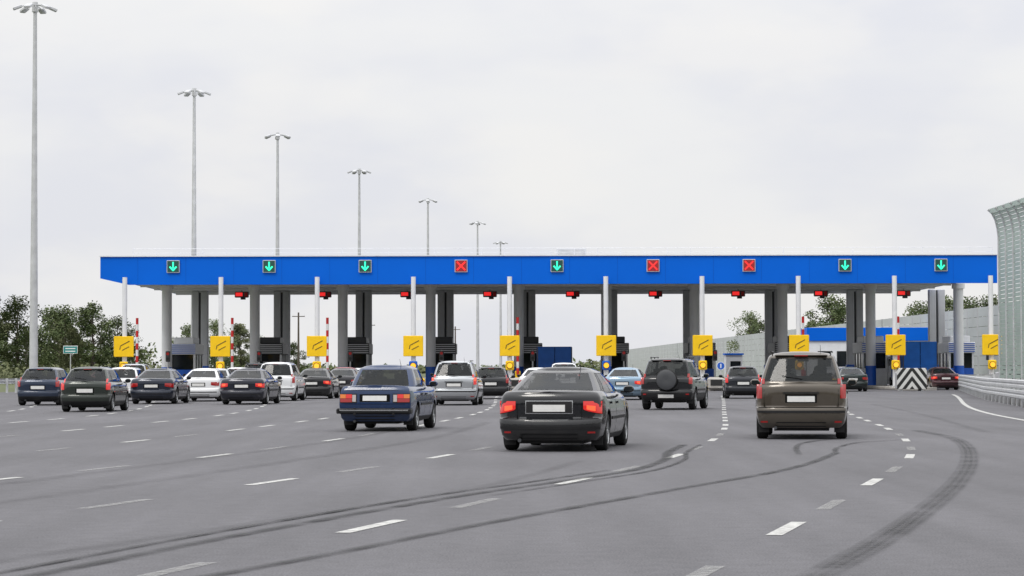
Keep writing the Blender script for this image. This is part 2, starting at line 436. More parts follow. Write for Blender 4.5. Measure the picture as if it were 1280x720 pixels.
        d.patch(rear, -.26, .26, z0 + .03, z0 + .14, PLATE, .02, 4, 1)
        d.patch(rear, -.33, .33, z0 + .01, z1 - .0, SEAM, .008, 4, 1)
        d.box((0, -.03, zb + .22), (W * .97, .13, .12), BLACKP, ch=.03)
        d.box((0, -.10, zb + .235), (W * .93, .015, .035), CHROME, ch=.006)
        d.patch(rear, -.66, .66, ztp - .345, ztp - .339, SEAM, .004, 6, 1)
        d.patch(rear, -wr * .93, wr * .93, ztp - .055, ztp - .045, SEAM, .004, 12, 1)
    elif st == 'mpv':
        for sx in (-1, 1):
            lt.patch(rear, sx * wr * .87, sx * wr * .993, ztp - .28, ztp - .01, LM, .012, 8, 4)
            lt.patch(gre, sx * wb * .89, sx * wb * .965, ztp + .0, ztp + .10, LM, .010, 6, 3, -.05)
            if lit: lt.patch(rear, sx * wr * .89, sx * wr * .97, ztp - .14, ztp - .04, REDHOT, .02, 3, 2)
            lt.patch(rear, sx * wr * .74, sx * wr * .90, zb + .10, zb + .13, REDL, .012, 4, 1)
            d.patch(rear, sx * wr * .82, sx * wr * .828, zbp, ztp, SEAM, .002, 1, 4)
        d.patch(rear, -.30, .30, ztp - .36, ztp - .20, SEAM, .004, 4, 1)
        d.patch(rear, -.26, .26, ztp - .345, ztp - .235, PLATE, .012, 4, 1)
        d.patch(rear, -.34, .34, ztp - .185, ztp - .16, BLACKP, .02, 4, 1)
        d.patch(rear, -wr * .97, wr * .97, zb + .29, zb + .33, BLACKP, .016, 20, 1)
    elif st == 'suv':
        for sx in (-1, 1):
            lt.patch(rear, sx * wr * .86, sx * wr * .992, ztp - .22, ztp + .0, LM, .016, 8, 4)
            lt.patch(gre, sx * wb * .88, sx * wb * .97, ztp + .0, ztp + .12, LM, .012, 6, 3, -.05)
            lt.patch(rear, sx * wr * .76, sx * wr * .88, zb + .20, zb + .24, REDL, .02, 4, 1)
        d.patch(rear, -.26, .26, zb + .10, zb + .21, PLATE, .02, 4, 1)
        cx, cz = 0.05, ztp - .08
        prof = [(0.02, .345), (-.15, .355), (-.20, .33), (-.225, .27), (-.23, .14), (-.22, .0)]
        nn = 28; vs = []; fs = []
        for (yy, rr) in prof:
            for i in range(nn): t = 2 * math.pi * i / nn; vs.append((cx + rr * math.cos(t), yy, cz + rr * math.sin(t)))
        for k in range(len(prof) - 1):
            for i in range(nn): j = (i + 1) % nn; fs.append((k * nn + i, k * nn + j, (k + 1) * nn + j, (k + 1) * nn + i))
        sp = MB(); sp.add(vs, fs, [RUBBER] * (2 * nn) + [DARKG] * nn + [DARKG] * (2 * nn)); sp.obj('spare_wheel', root)
        for sx in (-1, 1):
            d.box((sx * (wt - .04), (yrt + yft) / 2 + .1, H + .03), (.035, 1.6, .03), DARKG, ch=.01)
            for q in (-.7, 0, .7): d.box((sx * (wt - .04), (yrt + yft) / 2 + .1 + q, H + .0), (.03, .06, .06), DARKG)
    else:
        for sx in (-1, 1):
            lt.patch(rear, sx * wr * .84, sx * wr * .992, ztp - .24, ztp - .01, LM, .014, 8, 4)
            lt.patch(gre, sx * wb * .90, sx * wb * .965, ztp + .0, ztp + .12, LM, .010, 6, 3, -.05)
        d.patch(rear, -.26, .26, ztp - .33, ztp - .21, PLATE, .012, 4, 1)
        d.patch(rear, -.30, .30, ztp - .35, ztp - .19, SEAM, .005, 4, 1)
    if kind in ('hatch', 'mpv', 'suv'):
        d.box((0, yrt - .0, H - .075), (wt * 1.65, .12, .03), P, ch=.012)
        d.box((.0, yrt - .07, H - .083), (.26, .02, .016), REDL)
        zw = zt(yrb) + .10
        d.cyl(gre(0.02, zw, .02), gre(-.36, zw + .05, .02), .009, .006, 6, BLACKP)
        if kind == 'mpv':
            for sx in (-1, 1): d.box((sx * (wt - .03), (yrt + yft) / 2, H - .005), (.03, 1.5, .03), BLACKP, ch=.01)
    else:
        d.box((0, yrb + .42, zt(yrb) + .02), (.3, .02, .02), REDL)
    d.cyl((wt * .6, yrt + .15, H - .02), (wt * .6, yrt - .02, H + .12), .006, .003, 5, BLACKP)
    d.obj('trim', root); lt.obj('tail_lights', root)
    for ay in T['ax']:
        for sx in (-1, 1):
            put('wheel', wheel_mesh(r), root, (sx * (hw - .125), ay, r), 0 if sx > 0 else math.pi)
    return root

BLACKC = (.004, .005, .007); TAUPE = (.085, .072, .056); WHT = (.74, .75, .76); SILV = (.45, .47, .49)
car('sedan_car', 'sedan', .60, 40.0, 9.3, BLACKC, 'sedan', True, .0, near=True)
car('sedan_car', 'oldsedan', -3.05, 53.2, 7.0, (.004, .024, .085), 'oldsedan', False, .0, near=True, sc=1.03)
car('minivan_car', 'mpv', 5.60, 46.6, 8.0, TAUPE, 'mpv', False, .4, near=True, sc=1.02)
car('suv_car', 'suv', 5.08, 79.5, 13.0, (.007, .008, .010), 'suv', False, .1, near=True)
car('minivan_car', 'mpv', -2.2, 90, 3.5, SILV, 'mpv', True, .6)
car('hatchback_car', 'hatch', -18.2, 92, 2, (.018, .03, .06), 'hatch')
car('hatchback_car', 'hatch', -13.9, 78, 1.5, (.022, .030, .024), 'hatch', True)
car('hatchback_car', 'hatch', -17.0, 104, 1, WHT, 'hatch', False, .0)
car('sedan_car', 'sedan', -14.3, 95, 2, (.012, .018, .035), 'plainsedan')
car('sedan_car', 'sedan', -13.35, 102, 2, WHT, 'plainsedan', False, .0)
car('sedan_car', 'sedan', -10.5, 93, 4, (.012, .014, .026), 'plainsedan', True)
car('suv_car', 'mpv', -10.2, 103, 3, WHT, 'mpv', False, .0)
car('sedan_car', 'sedan', -9.2, 110, 2, BLACKC, 'plainsedan', True)
car('sedan_car', 'sedan', -8.6, 120, 1, (.03, .03, .035), 'plainsedan')
car('hatchback_car', 'hatch', -.97, 108, 2, (.02, .022, .025), 'hatch')
car('sedan_car', 'sedan', 1.15, 114, 3, WHT, 'plainsedan', False, 0)
car('sedan_car', 'sedan', 4.75, 104, 8, (.22, .32, .42), 'plainsedan', True, .4)
car('hatchback_car', 'hatch', 10.4, 108, 3, (.02, .023, .03), 'hatch', True)
car('sedan_car', 'sedan', 19.6, 138, 2, (.02, .03, .03), 'plainsedan')
car('sedan_car', 'sedan', 26.4, 146, -1, (.05, .012, .018), 'plainsedan', True)
for i, (k, y, kd, cc) in enumerate([(0, 124, 'sedan', (.22, .02, .02)), (0, 134, 'mpv', SILV), (1, 122, 'sedan', SILV), (1, 132, 'hatch', WHT), (1, 142, 'suv', BLACKC),
                       (2, 131, 'hatch', (.25, .03, .03)), (2, 142, 'sedan', WHT), (3, 122, 'mpv', SILV), (3, 133, 'sedan', (.03, .04, .05)), (3, 144, 'mpv', WHT), (4, 129, 'mpv', WHT), (4, 142, 'sedan', SILV), (0, 145, 'sedan', WHT)]):
    nm = {'sedan': 'sedan_car', 'mpv': 'minivan_car', 'hatch': 'hatchback_car', 'suv': 'suv_car'}[kd]
    car(nm, kd, -21.2 + 6 * k, y, 0, cc, {'sedan': 'plainsedan'}.get(kd, kd), i % 2 == 0, .2)

def truck(X, Y, col, h=2.7, w=2.3, l=5.0):
    root = empty('box_truck', (X, Y, 0)); P = mat('truck_tarpaulin_%.1f' % h, col, .5, noise=.12, nscale=1.5, spec=.3)
    b = MB(); b.box((0, l / 2, .65 + (h - .65) / 2), (w, l, h - .65), P, ch=.04)
    for sx in (-.5, .5): b.box((sx * w * .98, .0, .65 + (h - .65) / 2), (.06, .05, h - .75), DARKG)
    b.box((0, -.012, .7 + (h - .65) / 2), (.03, .02, h - .8), SEAM)
    for q in (.35, .65): b.box((0, -.01, .65 + (h - .65) * q), (w * .92, .03, .03), P)
    b.obj('cargo_box', root)
    b = MB(); b.box((0, l + 1.0, 1.35), (w * .92, 1.7, 1.9), WHITE, ch=.15); b.box((0, l + 1.3, 1.75), (w * .94, .8, .6), GLASS, ch=.05); b.obj('cab', root)
    b = MB(); b.box((0, l / 2 + .6, .52), (.9, l + 2, .2), DARKG); b.box((0, -.05, .48), (w * .95, .1, .14), DARKG)
    for sx in (-1, 1): b.box((sx * w * .4, -.11, .48), (.3, .03, .12), REDL)
    b.box((0, -.11, .48), (.5, .02, .11), PLATE); b.obj('chassis', root)
    for ay in (.9, l + 1):
        for sx in (-1, 1): put('wheel', wheel_mesh(.36), root, (sx * (w / 2 - .15), ay, .36), 0 if sx > 0 else math.pi)
truck(2.8, 158, (.012, .09, .36), 2.8)
truck(27.2, 160, (.01, .13, .52), 3.1)

# ---------------------------------------------------------------- ground and road
def asphalt():
    m = bpy.data.materials.new('asphalt'); m.use_nodes = True; nt = m.node_tree; b = nt.nodes['Principled BSDF']
    tc = nt.nodes.new('ShaderNodeTexCoord')
    def noise(scale, det, st=(1, 1, 1), rot=0):
        mp = nt.nodes.new('ShaderNodeMapping'); mp.inputs['Scale'].default_value = st; mp.inputs['Rotation'].default_value = (0, 0, rot)
        nt.links.new(tc.outputs['Object'], mp.inputs['Vector']); n = nt.nodes.new('ShaderNodeTexNoise')
        n.inputs['Scale'].default_value = scale; n.inputs['Detail'].default_value = det; nt.links.new(mp.outputs[0], n.inputs['Vector']); return n.outputs['Fac']
    def mr(x, a, c, lo, hi):
        q = nt.nodes.new('ShaderNodeMapRange'); q.inputs[1].default_value = a; q.inputs[2].default_value = c; q.inputs[3].default_value = lo; q.inputs[4].default_value = hi
        nt.links.new(x, q.inputs[0]); return q.outputs[0]
    def mul(x, y):
        q = nt.nodes.new('ShaderNodeMath'); q.operation = 'MULTIPLY'; nt.links.new(x, q.inputs[0]); nt.links.new(y, q.inputs[1]); return q.outputs[0]
    f = mul(mr(noise(60, 3), .3, .7, .55, 1.45), mr(noise(.12, 5), .3, .7, .85, 1.13))
    f = mul(f, mr(noise(1.3, 5, (1, .05, 1), R(14)), .3, .7, .86, 1.12))
    f = mul(f, mr(noise(5, 6), .3, .75, 1.08, .86))
    f = mul(f, mr(noise(20, 2), .62, .74, 1.0, .78))
    vm = nt.nodes.new('ShaderNodeVectorMath'); vm.operation = 'SCALE'; vm.inputs[0].default_value = (.104, .102, .111)
    nt.links.new(f, vm.inputs['Scale']); nt.links.new(vm.outputs[0], b.inputs['Base Color'])
    b.inputs['Roughness'].default_value = .8
    bp = nt.nodes.new('ShaderNodeBump'); bp.inputs['Strength'].default_value = .4; bp.inputs['Distance'].default_value = .01
    nt.links.new(noise(110, 2), bp.inputs['Height']); nt.links.new(bp.outputs[0], b.inputs['Normal'])
    return m
ASPH = asphalt()
GRASS = mat('grass_field', (.085, .10, .04), .95, noise=.35, nscale=.4)
g = MB(); g.add([(-2500, -300, -.05), (2500, -300, -.05), (2500, 4500, -.05), (-2500, 4500, -.05)], [(0, 1, 2, 3)], GRASS); g.obj('ground', smooth=False)
rd = [(-60, -60), (24, -60), (19, 60), (19.5, 80), (29.5, 145), (33, 152), (33, 195), (28, 260), (26, 400), (14, 800), (-14, 800), (-12, 400), (-20, 260), (-29, 195), (-30, 150), (-34, 130), (-42, 90)]
g = MB(); g.add([(x, y, 0) for x, y in rd], [tuple(range(len(rd)))], ASPH); g.obj('road', smooth=False)

def worn(name, col, cover, sc=6):
    m = bpy.data.materials.new(name); m.use_nodes = True; nt = m.node_tree; b = nt.nodes['Principled BSDF']
    tc = nt.nodes.new('ShaderNodeTexCoord'); n = nt.nodes.new('ShaderNodeTexNoise'); n.inputs['Scale'].default_value = sc; n.inputs['Detail'].default_value = 8; n.inputs['Roughness'].default_value = .7
    nt.links.new(tc.outputs['Object'], n.inputs['Vector'])
    q = nt.nodes.new('ShaderNodeMapRange'); q.inputs[1].default_value = .35; q.inputs[2].default_value = .6; q.inputs[3].default_value = cover[0]; q.inputs[4].default_value = cover[1]
    nt.links.new(n.outputs['Fac'], q.inputs[0]); nt.links.new(q.outputs[0], b.inputs['Alpha'])
    b.inputs['Base Color'].default_value = (*col, 1); b.inputs['Roughness'].default_value = .75; return m
LINEW = worn('road_paint_white', (.52, .52, .50), (.5, 1.0), 9); LINEF = worn('road_paint_faded', (.40, .40, .39), (.10, .5), 9)
CT = [(5, -5.2), (10, -4.0), (17.1, -2.25), (21.5, -1.2), (24.7, -.41), (29.8, .77), (33.1, 1.58), (38.9, 2.79), (48.3, 4.15), (56.8, 5.05), (76, 6.7), (100, 8.8), (125, 10.9), (145, 11.85), (200, 11.9)]
def Cx(y):
    return sum(interp(CT, y + d) for d in (-3, -1.5, 0, 1.5, 3)) / 5
def Sp(y):
    t = max(0, min(1, (y - 65) / 75)); return 3.72 + 2.28 * t * t * (3 - 2 * t)
def LX(k, y): return Cx(y) + k * Sp(y)
def ribbon(b, pts, w, z, m):
    vs = []
    for i, (x, y) in enumerate(pts):
        a = pts[max(0, i - 1)]; c = pts[min(len(pts) - 1, i + 1)]; dx, dy = c[0] - a[0], c[1] - a[1]; l = math.hypot(dx, dy) or 1
        nx, ny = dy / l * w / 2, -dx / l * w / 2; vs += [(x - nx, y - ny, z), (x + nx, y + ny, z)]
    b.add(vs, [(2 * i, 2 * i + 1, 2 * i + 3, 2 * i + 2) for i in range(len(pts) - 1)], m)
b = MB()
for k in range(-7, 2):
    y = 12.9 + (.5 if k == -2 else 0) - (.4 if k == 1 else 0)
    while y < 122:
        for oy, mm in ((0, LINEW), (3.6, LINEF if y < 52 else LINEW)):
            ya = y + oy - .85; ribbon(b, [(LX(k, ya + q * .57), ya + q * .57) for q in range(4)], .14, .005, mm)
        y += 8.4
ribbon(b, [(LX(2, y_) + .4, y_) for y_ in [10 + 2.5 * i for i in range(46)]], .16, .005, LINEW)
b.obj('road_markings', smooth=False)

def tyremat(name, a, ribs):
    m = bpy.data.materials.new(name); m.use_nodes = True; nt = m.node_tree; b = nt.nodes['Principled BSDF']
    b.inputs['Base Color'].default_value = (.025, .025, .027, 1); b.inputs['Roughness'].default_value = .75
    uv = nt.nodes.new('ShaderNodeUVMap'); sp = nt.nodes.new('ShaderNodeSeparateXYZ'); nt.links.new(uv.outputs[0], sp.inputs[0])
    def M(op, x, y=None):
        q = nt.nodes.new('ShaderNodeMath'); q.operation = op
        for i, t in enumerate((x, y)):
            if t is None: continue
            if isinstance(t, (int, float)): q.inputs[i].default_value = t
            else: nt.links.new(t, q.inputs[i])
        return q.outputs[0]
    e = M('MULTIPLY', M('MULTIPLY', sp.outputs[0], M('SUBTRACT', 1, sp.outputs[0])), 4); e = M('POWER', e, .8)
    tc = nt.nodes.new('ShaderNodeTexCoord'); n = nt.nodes.new('ShaderNodeTexNoise'); n.inputs['Scale'].default_value = 1.3; n.inputs['Detail'].default_value = 8
    nt.links.new(tc.outputs['Object'], n.inputs['Vector'])
    nn = M('ADD', M('MULTIPLY', n.outputs['Fac'], 1.8), -.35); nn = M('MAXIMUM', nn, 0.0)
    f = M('MULTIPLY', M('MULTIPLY', e, nn), a)
    if ribs:
        r_ = M('ADD', M('MULTIPLY', M('SINE', M('MULTIPLY', sp.outputs[1], 26)), .25), .78); f = M('MULTIPLY', f, r_)
        r2 = M('ADD', M('MULTIPLY', M('SINE', M('MULTIPLY', sp.outputs[0], 25)), .25), .75); f = M('MULTIPLY', f, r2)
    f = M('MULTIPLY', f, M('MINIMUM', M('MULTIPLY', sp.outputs[1], .5), 1.0))
    nt.links.new(f, b.inputs['Alpha']); return m
def catmull(P, n=8):
    out = []
    for i in range(len(P) - 1):
        p0 = P[max(0, i - 1)]; p1 = P[i]; p2 = P[i + 1]; p3 = P[min(len(P) - 1, i + 2)]
        for q in range(n):
            t = q / n; out.append(tuple(.5 * (2 * p1[a] + (-p0[a] + p2[a]) * t + (2 * p0[a] - 5 * p1[a] + 4 * p2[a] - p3[a]) * t * t + (-p0[a] + 3 * p1[a] - 3 * p2[a] + p3[a]) * t ** 3) for a in (0, 1)))
    out.append(P[-1]); return out
def skid(P, w, z, m, name='tyre_mark'):
    b = MB(); pts = catmull(P); ribbon(b, pts, w, z, m); me = bpy.data.meshes.new(name); me.from_pydata(b.v, [], b.f); me.materials.append(m)
    uvl = me.uv_layers.new(name='UVMap'); L = [0]
    for a, c in zip(pts, pts[1:]): L.append(L[-1] + math.hypot(a[0] - c[0], a[1] - c[1]))
    for lo in me.loops:
        vi = lo.vertex_index; uvl.data[lo.index].uv = (vi % 2, L[vi // 2])
    return put(name, me)
TM1 = tyremat('tyre_mark_dark', 1.0, False); TM2 = tyremat('tyre_mark_ribbed', 1.0, True); TM3 = tyremat('tyre_mark_light', .22, False)
SA = [(-4.6, 11.5), (-3.28, 16.15), (-2.29, 20.2), (-.69, 25.9), (.59, 29.6), (1.64, 32.8), (2.31, 36.5), (2.57, 39.6), (3.1, 43.5)]
SB = [(-3.6, 12), (-1.575, 17.5), (-.287, 21.5), (1.0, 25.15), (2.3, 28.8), (3.39, 31.8), (4.32, 35), (5.3, 39.3)]
SC = [(.6, 11), (2.05, 16.15), (3.0, 19.5), (4.16, 24), (5.36, 29), (6.65, 35), (7.94, 42), (8.7, 47.7), (8.9, 53)]
skid(SA, .19, .009, TM1); skid([(x - .33, y + .0) for x, y in SA[:6]], .12, .0095, TM1)
skid(SB, .17, .010, TM1); skid([(x + .30, y) for x, y in SA[3:]], .10, .0105, TM1)
skid(SC, .32, .011, TM2)
skid([(4.55, 38), (4.9, 41.5), (5.4, 44.5), (6.3, 47)], .13, .012, TM1); skid([(5.2, 38.5), (5.6, 41.5), (6.4, 44.5), (7.4, 46)], .12, .0125, TM1)
skid([(-5, 14), (-3.4, 18.5), (-1.9, 23), (-.2, 29), (1.0, 36)], .25, .013, TM3)
skid([(-8, 20), (-6.6, 27), (-5, 36), (-3.2, 48), (-2.2, 62)], .35, .014, TM3)
skid([(-6.4, 20), (-5, 27), (-3.4, 36), (-1.6, 48), (-.6, 62)], .35, .0145, TM3)
skid([(10, 50), (10.8, 58), (12, 70), (13.5, 90)], .3, .015, TM3); skid([(6, 52), (7.5, 62), (8.6, 75), (9.8, 95)], .3, .0155, TM3)

# ---------------------------------------------------------------- toll plaza
def chevmat():
    m = bpy.data.materials.new('chevron_black_white'); m.use_nodes = True; nt = m.node_tree; b = nt.nodes['Principled BSDF']
    tc = nt.nodes.new('ShaderNodeTexCoord'); sp = nt.nodes.new('ShaderNodeSeparateXYZ'); nt.links.new(tc.outputs['Object'], sp.inputs[0])
    def M(op, x, y=None):
        q = nt.nodes.new('ShaderNodeMath'); q.operation = op
        for i, t in enumerate((x, y)):
            if t is None: continue
            if isinstance(t, (int, float)): q.inputs[i].default_value = t
            else: nt.links.new(t, q.inputs[i])
        return q.outputs[0]
    f = M('GREATER_THAN', M('FRACT', M('MULTIPLY', M('SUBTRACT', sp.outputs[2], M('MULTIPLY', M('ABSOLUTE', sp.outputs[0]), -1.3)), 1.7)), .5)
    mx = nt.nodes.new('ShaderNodeMix'); mx.data_type = 'RGBA'; mx.inputs[6].default_value = (.02, .02, .02, 1); mx.inputs[7].default_value = (.7, .7, .68, 1)
    nt.links.new(f, mx.inputs[0]); nt.links.new(mx.outputs[2], b.inputs['Base Color']); b.inputs['Roughness'].default_value = .5; return m
CHEV = chevmat()
plaza = empty('toll_plaza_canopy', (0, 150, 0))
b = MB()
xl, xr, zt_, zb_ = -25.75, 30.35, 8.4, 6.65
fp = [(xl, 7.05), (xl + 1.75, zb_), (xr, zb_), (xr, zt_), (xl, zt_)]
n5 = len(fp); vs = [(x, 0, z) for x, z in fp] + [(x, .25, z) for x, z in fp]
b.add(vs, [tuple(range(n5)), tuple(range(2 * n5 - 1, n5 - 1, -1))] + [(i, i + n5, (i + 1) % n5 + n5, (i + 1) % n5) for i in range(n5)], BLUE)
for x in range(-24, 30, 3): b.box((x + .6, -.001, 7.53), (.02, .008, 1.66), BLUED)
b.box(((xl + xr) / 2, .1, zt_ + .03), (xr - xl + .1, .4, .06), SOFF)
for x in (xl + .12, xr - .12): b.box((x, 17.5, 7.75), (.24, 34, 1.25), BLUE)
b.box(((xl + xr) / 2, 34.6, 7.75), (xr - xl, .24, 1.25), BLUE)
b.obj('blue_fascia', plaza, smooth=False)
b = MB(); b.box(((xl + xr) / 2, 17.4, 7.2), (xr - xl - .6, 34, .2), SOFF); b.box(((xl + xr) / 2, 17.4, 8.1), (xr - xl - .6, 34, .1), SOFF)
for y in (3, 8, 13.7, 20, 26, 31): b.box(((xl + xr) / 2, y, 7.03), (xr - xl - .8, .25, .14), COLUMN)
b.box(((xl + xr) / 2, .9, 6.92), (xr - xl - 3.6, .9, .3), SOFF)
b.obj('soffit', plaza, smooth=False)
b = MB()
nx = 38
for yy in (1.0, 33.5):
    for i in range(nx):
        x = xl + 1.9 + (xr - xl - 2) * i / (nx - 1); b.cyl((x, yy, 8.1), (x, yy, 8.95), .016, .016, 5, COLUMN)
    b.cyl((xl + 1.9, yy, 8.95), (xr - .1, yy, 8.95), .016, .016, 6, COLUMN); b.cyl((xl + 1.9, yy, 8.68), (xr - .1, yy, 8.68), .01, .01, 6, COLUMN)
b.obj('roof_railing', plaza)
b = MB(); b.box((3.8, 4, 8.6), (1.9, 1.6, .9), COLUMND, ch=.03); b.box((3.8, 3.17, 8.6), (1.6, .03, .6), STEEL); b.obj('rooftop_unit', plaza)

def lane_signal(X, green):
    e = empty('lane_signal', (X, 149.93, 7.78)); b = MB()
    b.box((0, 0, 0), (.80, .12, .78), COLUMND, ch=.015); b.box((0, -.062, 0), (.72, .01, .70), GRNBG if green else REDBG)
    if green:
        y = -.072
        b.box((0, y, .09), (.10, .012, .40), GREEN_E)
        for sx in (-1, 1): b.box((sx * .10, y - .002, -.13), (.10, .012, .34), GREEN_E, rot=(0, sx * R(42), 0))
    else:
        for s in (-1, 1): b.box((0, -.072 - .002 * s, 0), (.10, .012, .74), RED_E, rot=(0, s * R(45), 0))
    b.obj('signal_face', e, smooth=False)
for k, gr_ in enumerate([1, 1, 1, 0, 1, 0, 0, 1, 1]): lane_signal(-21.2 + 6 * k + .02, gr_)
for k in range(9):
    X = -19.6 + 6 * k; e = empty('overhead_lane_display', (X, 174, 6.75)); b = MB()
    b.box((0, 0, 0), (1.0, .35, .42), DARKG, ch=.04); b.box((-.18, -.18, .02), (.5, .02, .26), RED_E); b.box((.32, -.18, .0), (.22, .02, .3), REDP)
    b.cyl((0, 0, .2), (0, 0, .42), .05, .05, 6, STEEL); b.box((.1, -.02, -.28), (.35, .2, .15), DARKG); b.obj('display', e, smooth=False)

for i in range(10):
    X = -24.15 + 6 * i
    e = empty('toll_island', (X + .75, 144, 0)); b = MB()
    b.box((0, 22, .09), (2.4, 40, .18), CONC, ch=.03); b.cyl((0, 2, 0), (0, 2, .178), 1.2, 1.2, 20, CONC); b.obj('kerb', e)
    if i >= 8:
        e = empty('crash_cushion', (X - .3, 141.5, 0)); b = MB()
        b.box((0, 0, .72), (1.75 if i == 8 else 1.5, .12, 1.25), CHEV, ch=.02); b.box((0, 1.2, .6), (1.3, 2.2, 1.0), STEEL, ch=.05)
        for sx in (-.6, .6): b.box((sx, .6, .1), (.1, 1.2, .2), STEEL)
        b.obj('chevron_panel', e, smooth=False)
    else:
        e = empty('crash_cushion', (X + .4, 144.5, 0)); b = MB()
        b.box((0, 0, .45), (1.0, .9, .75), YEL if i % 2 else CONC, ch=.12); b.box((0, -.47, .5), (.7, .03, .35), BLK); b.obj('buffer', e)
    e = empty('lane_sign', (X, 149.3, 0)); b = MB()
    b.cyl((0, .3, 0), (0, .3, 7.1), .15, .15, 14, COLUMN); b.box((0, .3, .2), (.5, .5, .1), STEEL)
    b.obj('post', e)
    b = MB(); b.box((0, 0, 2.78), (1.24, .10, 1.28), YEL, ch=.03)
    b.box((.10, -.056, 2.98), (.60, .01, .06), OLIVE, rot=(0, R(-28), 0)); b.box((.12, -.056, 2.66), (.50, .01, .05), OLIVE, rot=(0, R(-28), 0)); b.box((-.22, -.057, 2.72), (.05, .01, .26), OLIVE, rot=(0, R(12), 0))
    b.obj('yellow_panel', e, smooth=False)
    b = MB(); b.box((0, .0, 1.55), (.52, .2, .58), YEL if i not in (3, 5) else BLUEP, ch=.05)
    b.cyl((0, -.08, 1.55), (0, -.16, 1.55), .20, .20, 16, OLIVE); b.cyl((0, -.17, 1.55), (0, -.18, 1.55), .16, .16, 16, AMB_E); b.obj('amber_lamp', e)
    e = empty('canopy_column', (X + .6, 163.7, 0)); b = MB()
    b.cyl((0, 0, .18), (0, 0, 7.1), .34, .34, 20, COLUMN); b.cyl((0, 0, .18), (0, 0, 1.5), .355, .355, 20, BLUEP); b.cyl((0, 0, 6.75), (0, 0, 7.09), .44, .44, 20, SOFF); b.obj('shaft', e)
    e = empty('canopy_column', (X + 1.25, 176, 0)); b = MB()
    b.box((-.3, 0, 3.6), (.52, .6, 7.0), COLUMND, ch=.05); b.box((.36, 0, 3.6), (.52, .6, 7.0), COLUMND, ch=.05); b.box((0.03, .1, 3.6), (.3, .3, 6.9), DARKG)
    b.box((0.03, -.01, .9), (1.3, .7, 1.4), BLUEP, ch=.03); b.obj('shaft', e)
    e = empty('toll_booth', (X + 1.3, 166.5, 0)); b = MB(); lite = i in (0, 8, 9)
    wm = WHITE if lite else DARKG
    b.box((0, 2, .75), (1.7, 4, 1.15), WHITE if i % 3 else BLUEP, ch=.02)
    b.box((0, 2, 1.85), (1.6, 3.9, 1.06), GLASS)
    for sx in (-.8, .8):
        for y in (.05, 1.3, 2.6, 3.95): b.box((sx, y, 1.85), (.12, .12, 1.08), WHITE)
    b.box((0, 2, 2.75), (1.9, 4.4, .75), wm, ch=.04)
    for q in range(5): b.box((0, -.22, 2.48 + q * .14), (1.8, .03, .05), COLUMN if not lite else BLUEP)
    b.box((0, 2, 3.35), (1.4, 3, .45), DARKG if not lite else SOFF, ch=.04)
    b.obj('cabin', e, smooth=False)
    if i in (0, 1, 2, 4, 7, 8):
        e = empty('boom_barrier', (X + .5, 151.6, 0)); b = MB(); b.box((0, 0, .7), (.35, .35, 1.05), REDP if i % 2 else YEL, ch=.04)
        for q in range(9): b.cyl((.0, -.22, 1.0 + q * .4), (.0, -.22, 1.4 + q * .4), .085, .085, 8, REDP if q % 2 == 0 else WHITE)
        b.cyl((0, -.25, 1.1), (0, .1, 1.1), .08, .08, 8, DARKG); b.obj('boom', e)
    e = empty('island_traffic_light', (X + 1.5, 158, 0)); b = MB(); b.cyl((0, 0, .18), (0, 0, 2.6), .05, .05, 8, STEEL); b.box((0, 0, 2.2), (.3, .2, .7), DARKG, ch=.03)
    b.cyl((0, -.1, 2.38), (0, -.12, 2.38), .1, .1, 12, REDP); b.cyl((0, -.1, 2.05), (0, -.12, 2.05), .1, .1, 12, BLK); b.obj('lamp_head', e)

# ---------------------------------------------------------------- lamps
def street_lamp(X, Y, H=23.4):
    e = empty('street_lamp', (X, Y, 0), random.uniform(0, 1)); b = MB()
    b.cyl((0, 0, 0), (0, 0, H * .5), .27, .19, 16, STEEL); b.cyl((0, 0, H * .5), (0, 0, H), .185, .11, 16, STEEL); b.cyl((0, 0, 0), (0, 0, .15), .5, .5, 16, STEEL); b.obj('mast', e)
    b = MB(); b.cyl((0, 0, H - .35), (0, 0, H + .25), .2, .16, 12, STEEL)
    for k in range(6):
        t = k * math.pi / 3; c, s = math.cos(t), math.sin(t)
        b.cyl((0, 0, H + .1), (c * .85, s * .85, H - .02), .04, .04, 6, STEEL)
        b.box((c * 1.05, s * 1.05, H - .12), (.55, .40, .17), COLUMND, rot=(0, R(22), t), ch=.03)
    b.obj('lamp_heads', e)
for X, Y in [(-28.9, 145), (-25.2, 190), (-22.1, 226), (-17, 267), (-11, 314), (-5.2, 363), (-2.0, 420)]: street_lamp(X, Y)
def pole(X, Y, H, nm='utility_pole'):
    e = empty(nm, (X, Y, 0)); b = MB(); b.cyl((0, 0, 0), (0, 0, H), .16, .10, 8, BARK); b.box((0, 0, H - .5), (1.6, .1, .1), BARK)
    for q in (-.7, 0, .7): b.cyl((q, 0, H - .45), (q, 0, H - .25), .04, .03, 6, WHITE)
    b.obj('pole', e)
pole(-26.7, 300, 8.4); pole(-20.2, 340, 8); pole(-60, 300, 8.5); pole(-9, 380, 8)

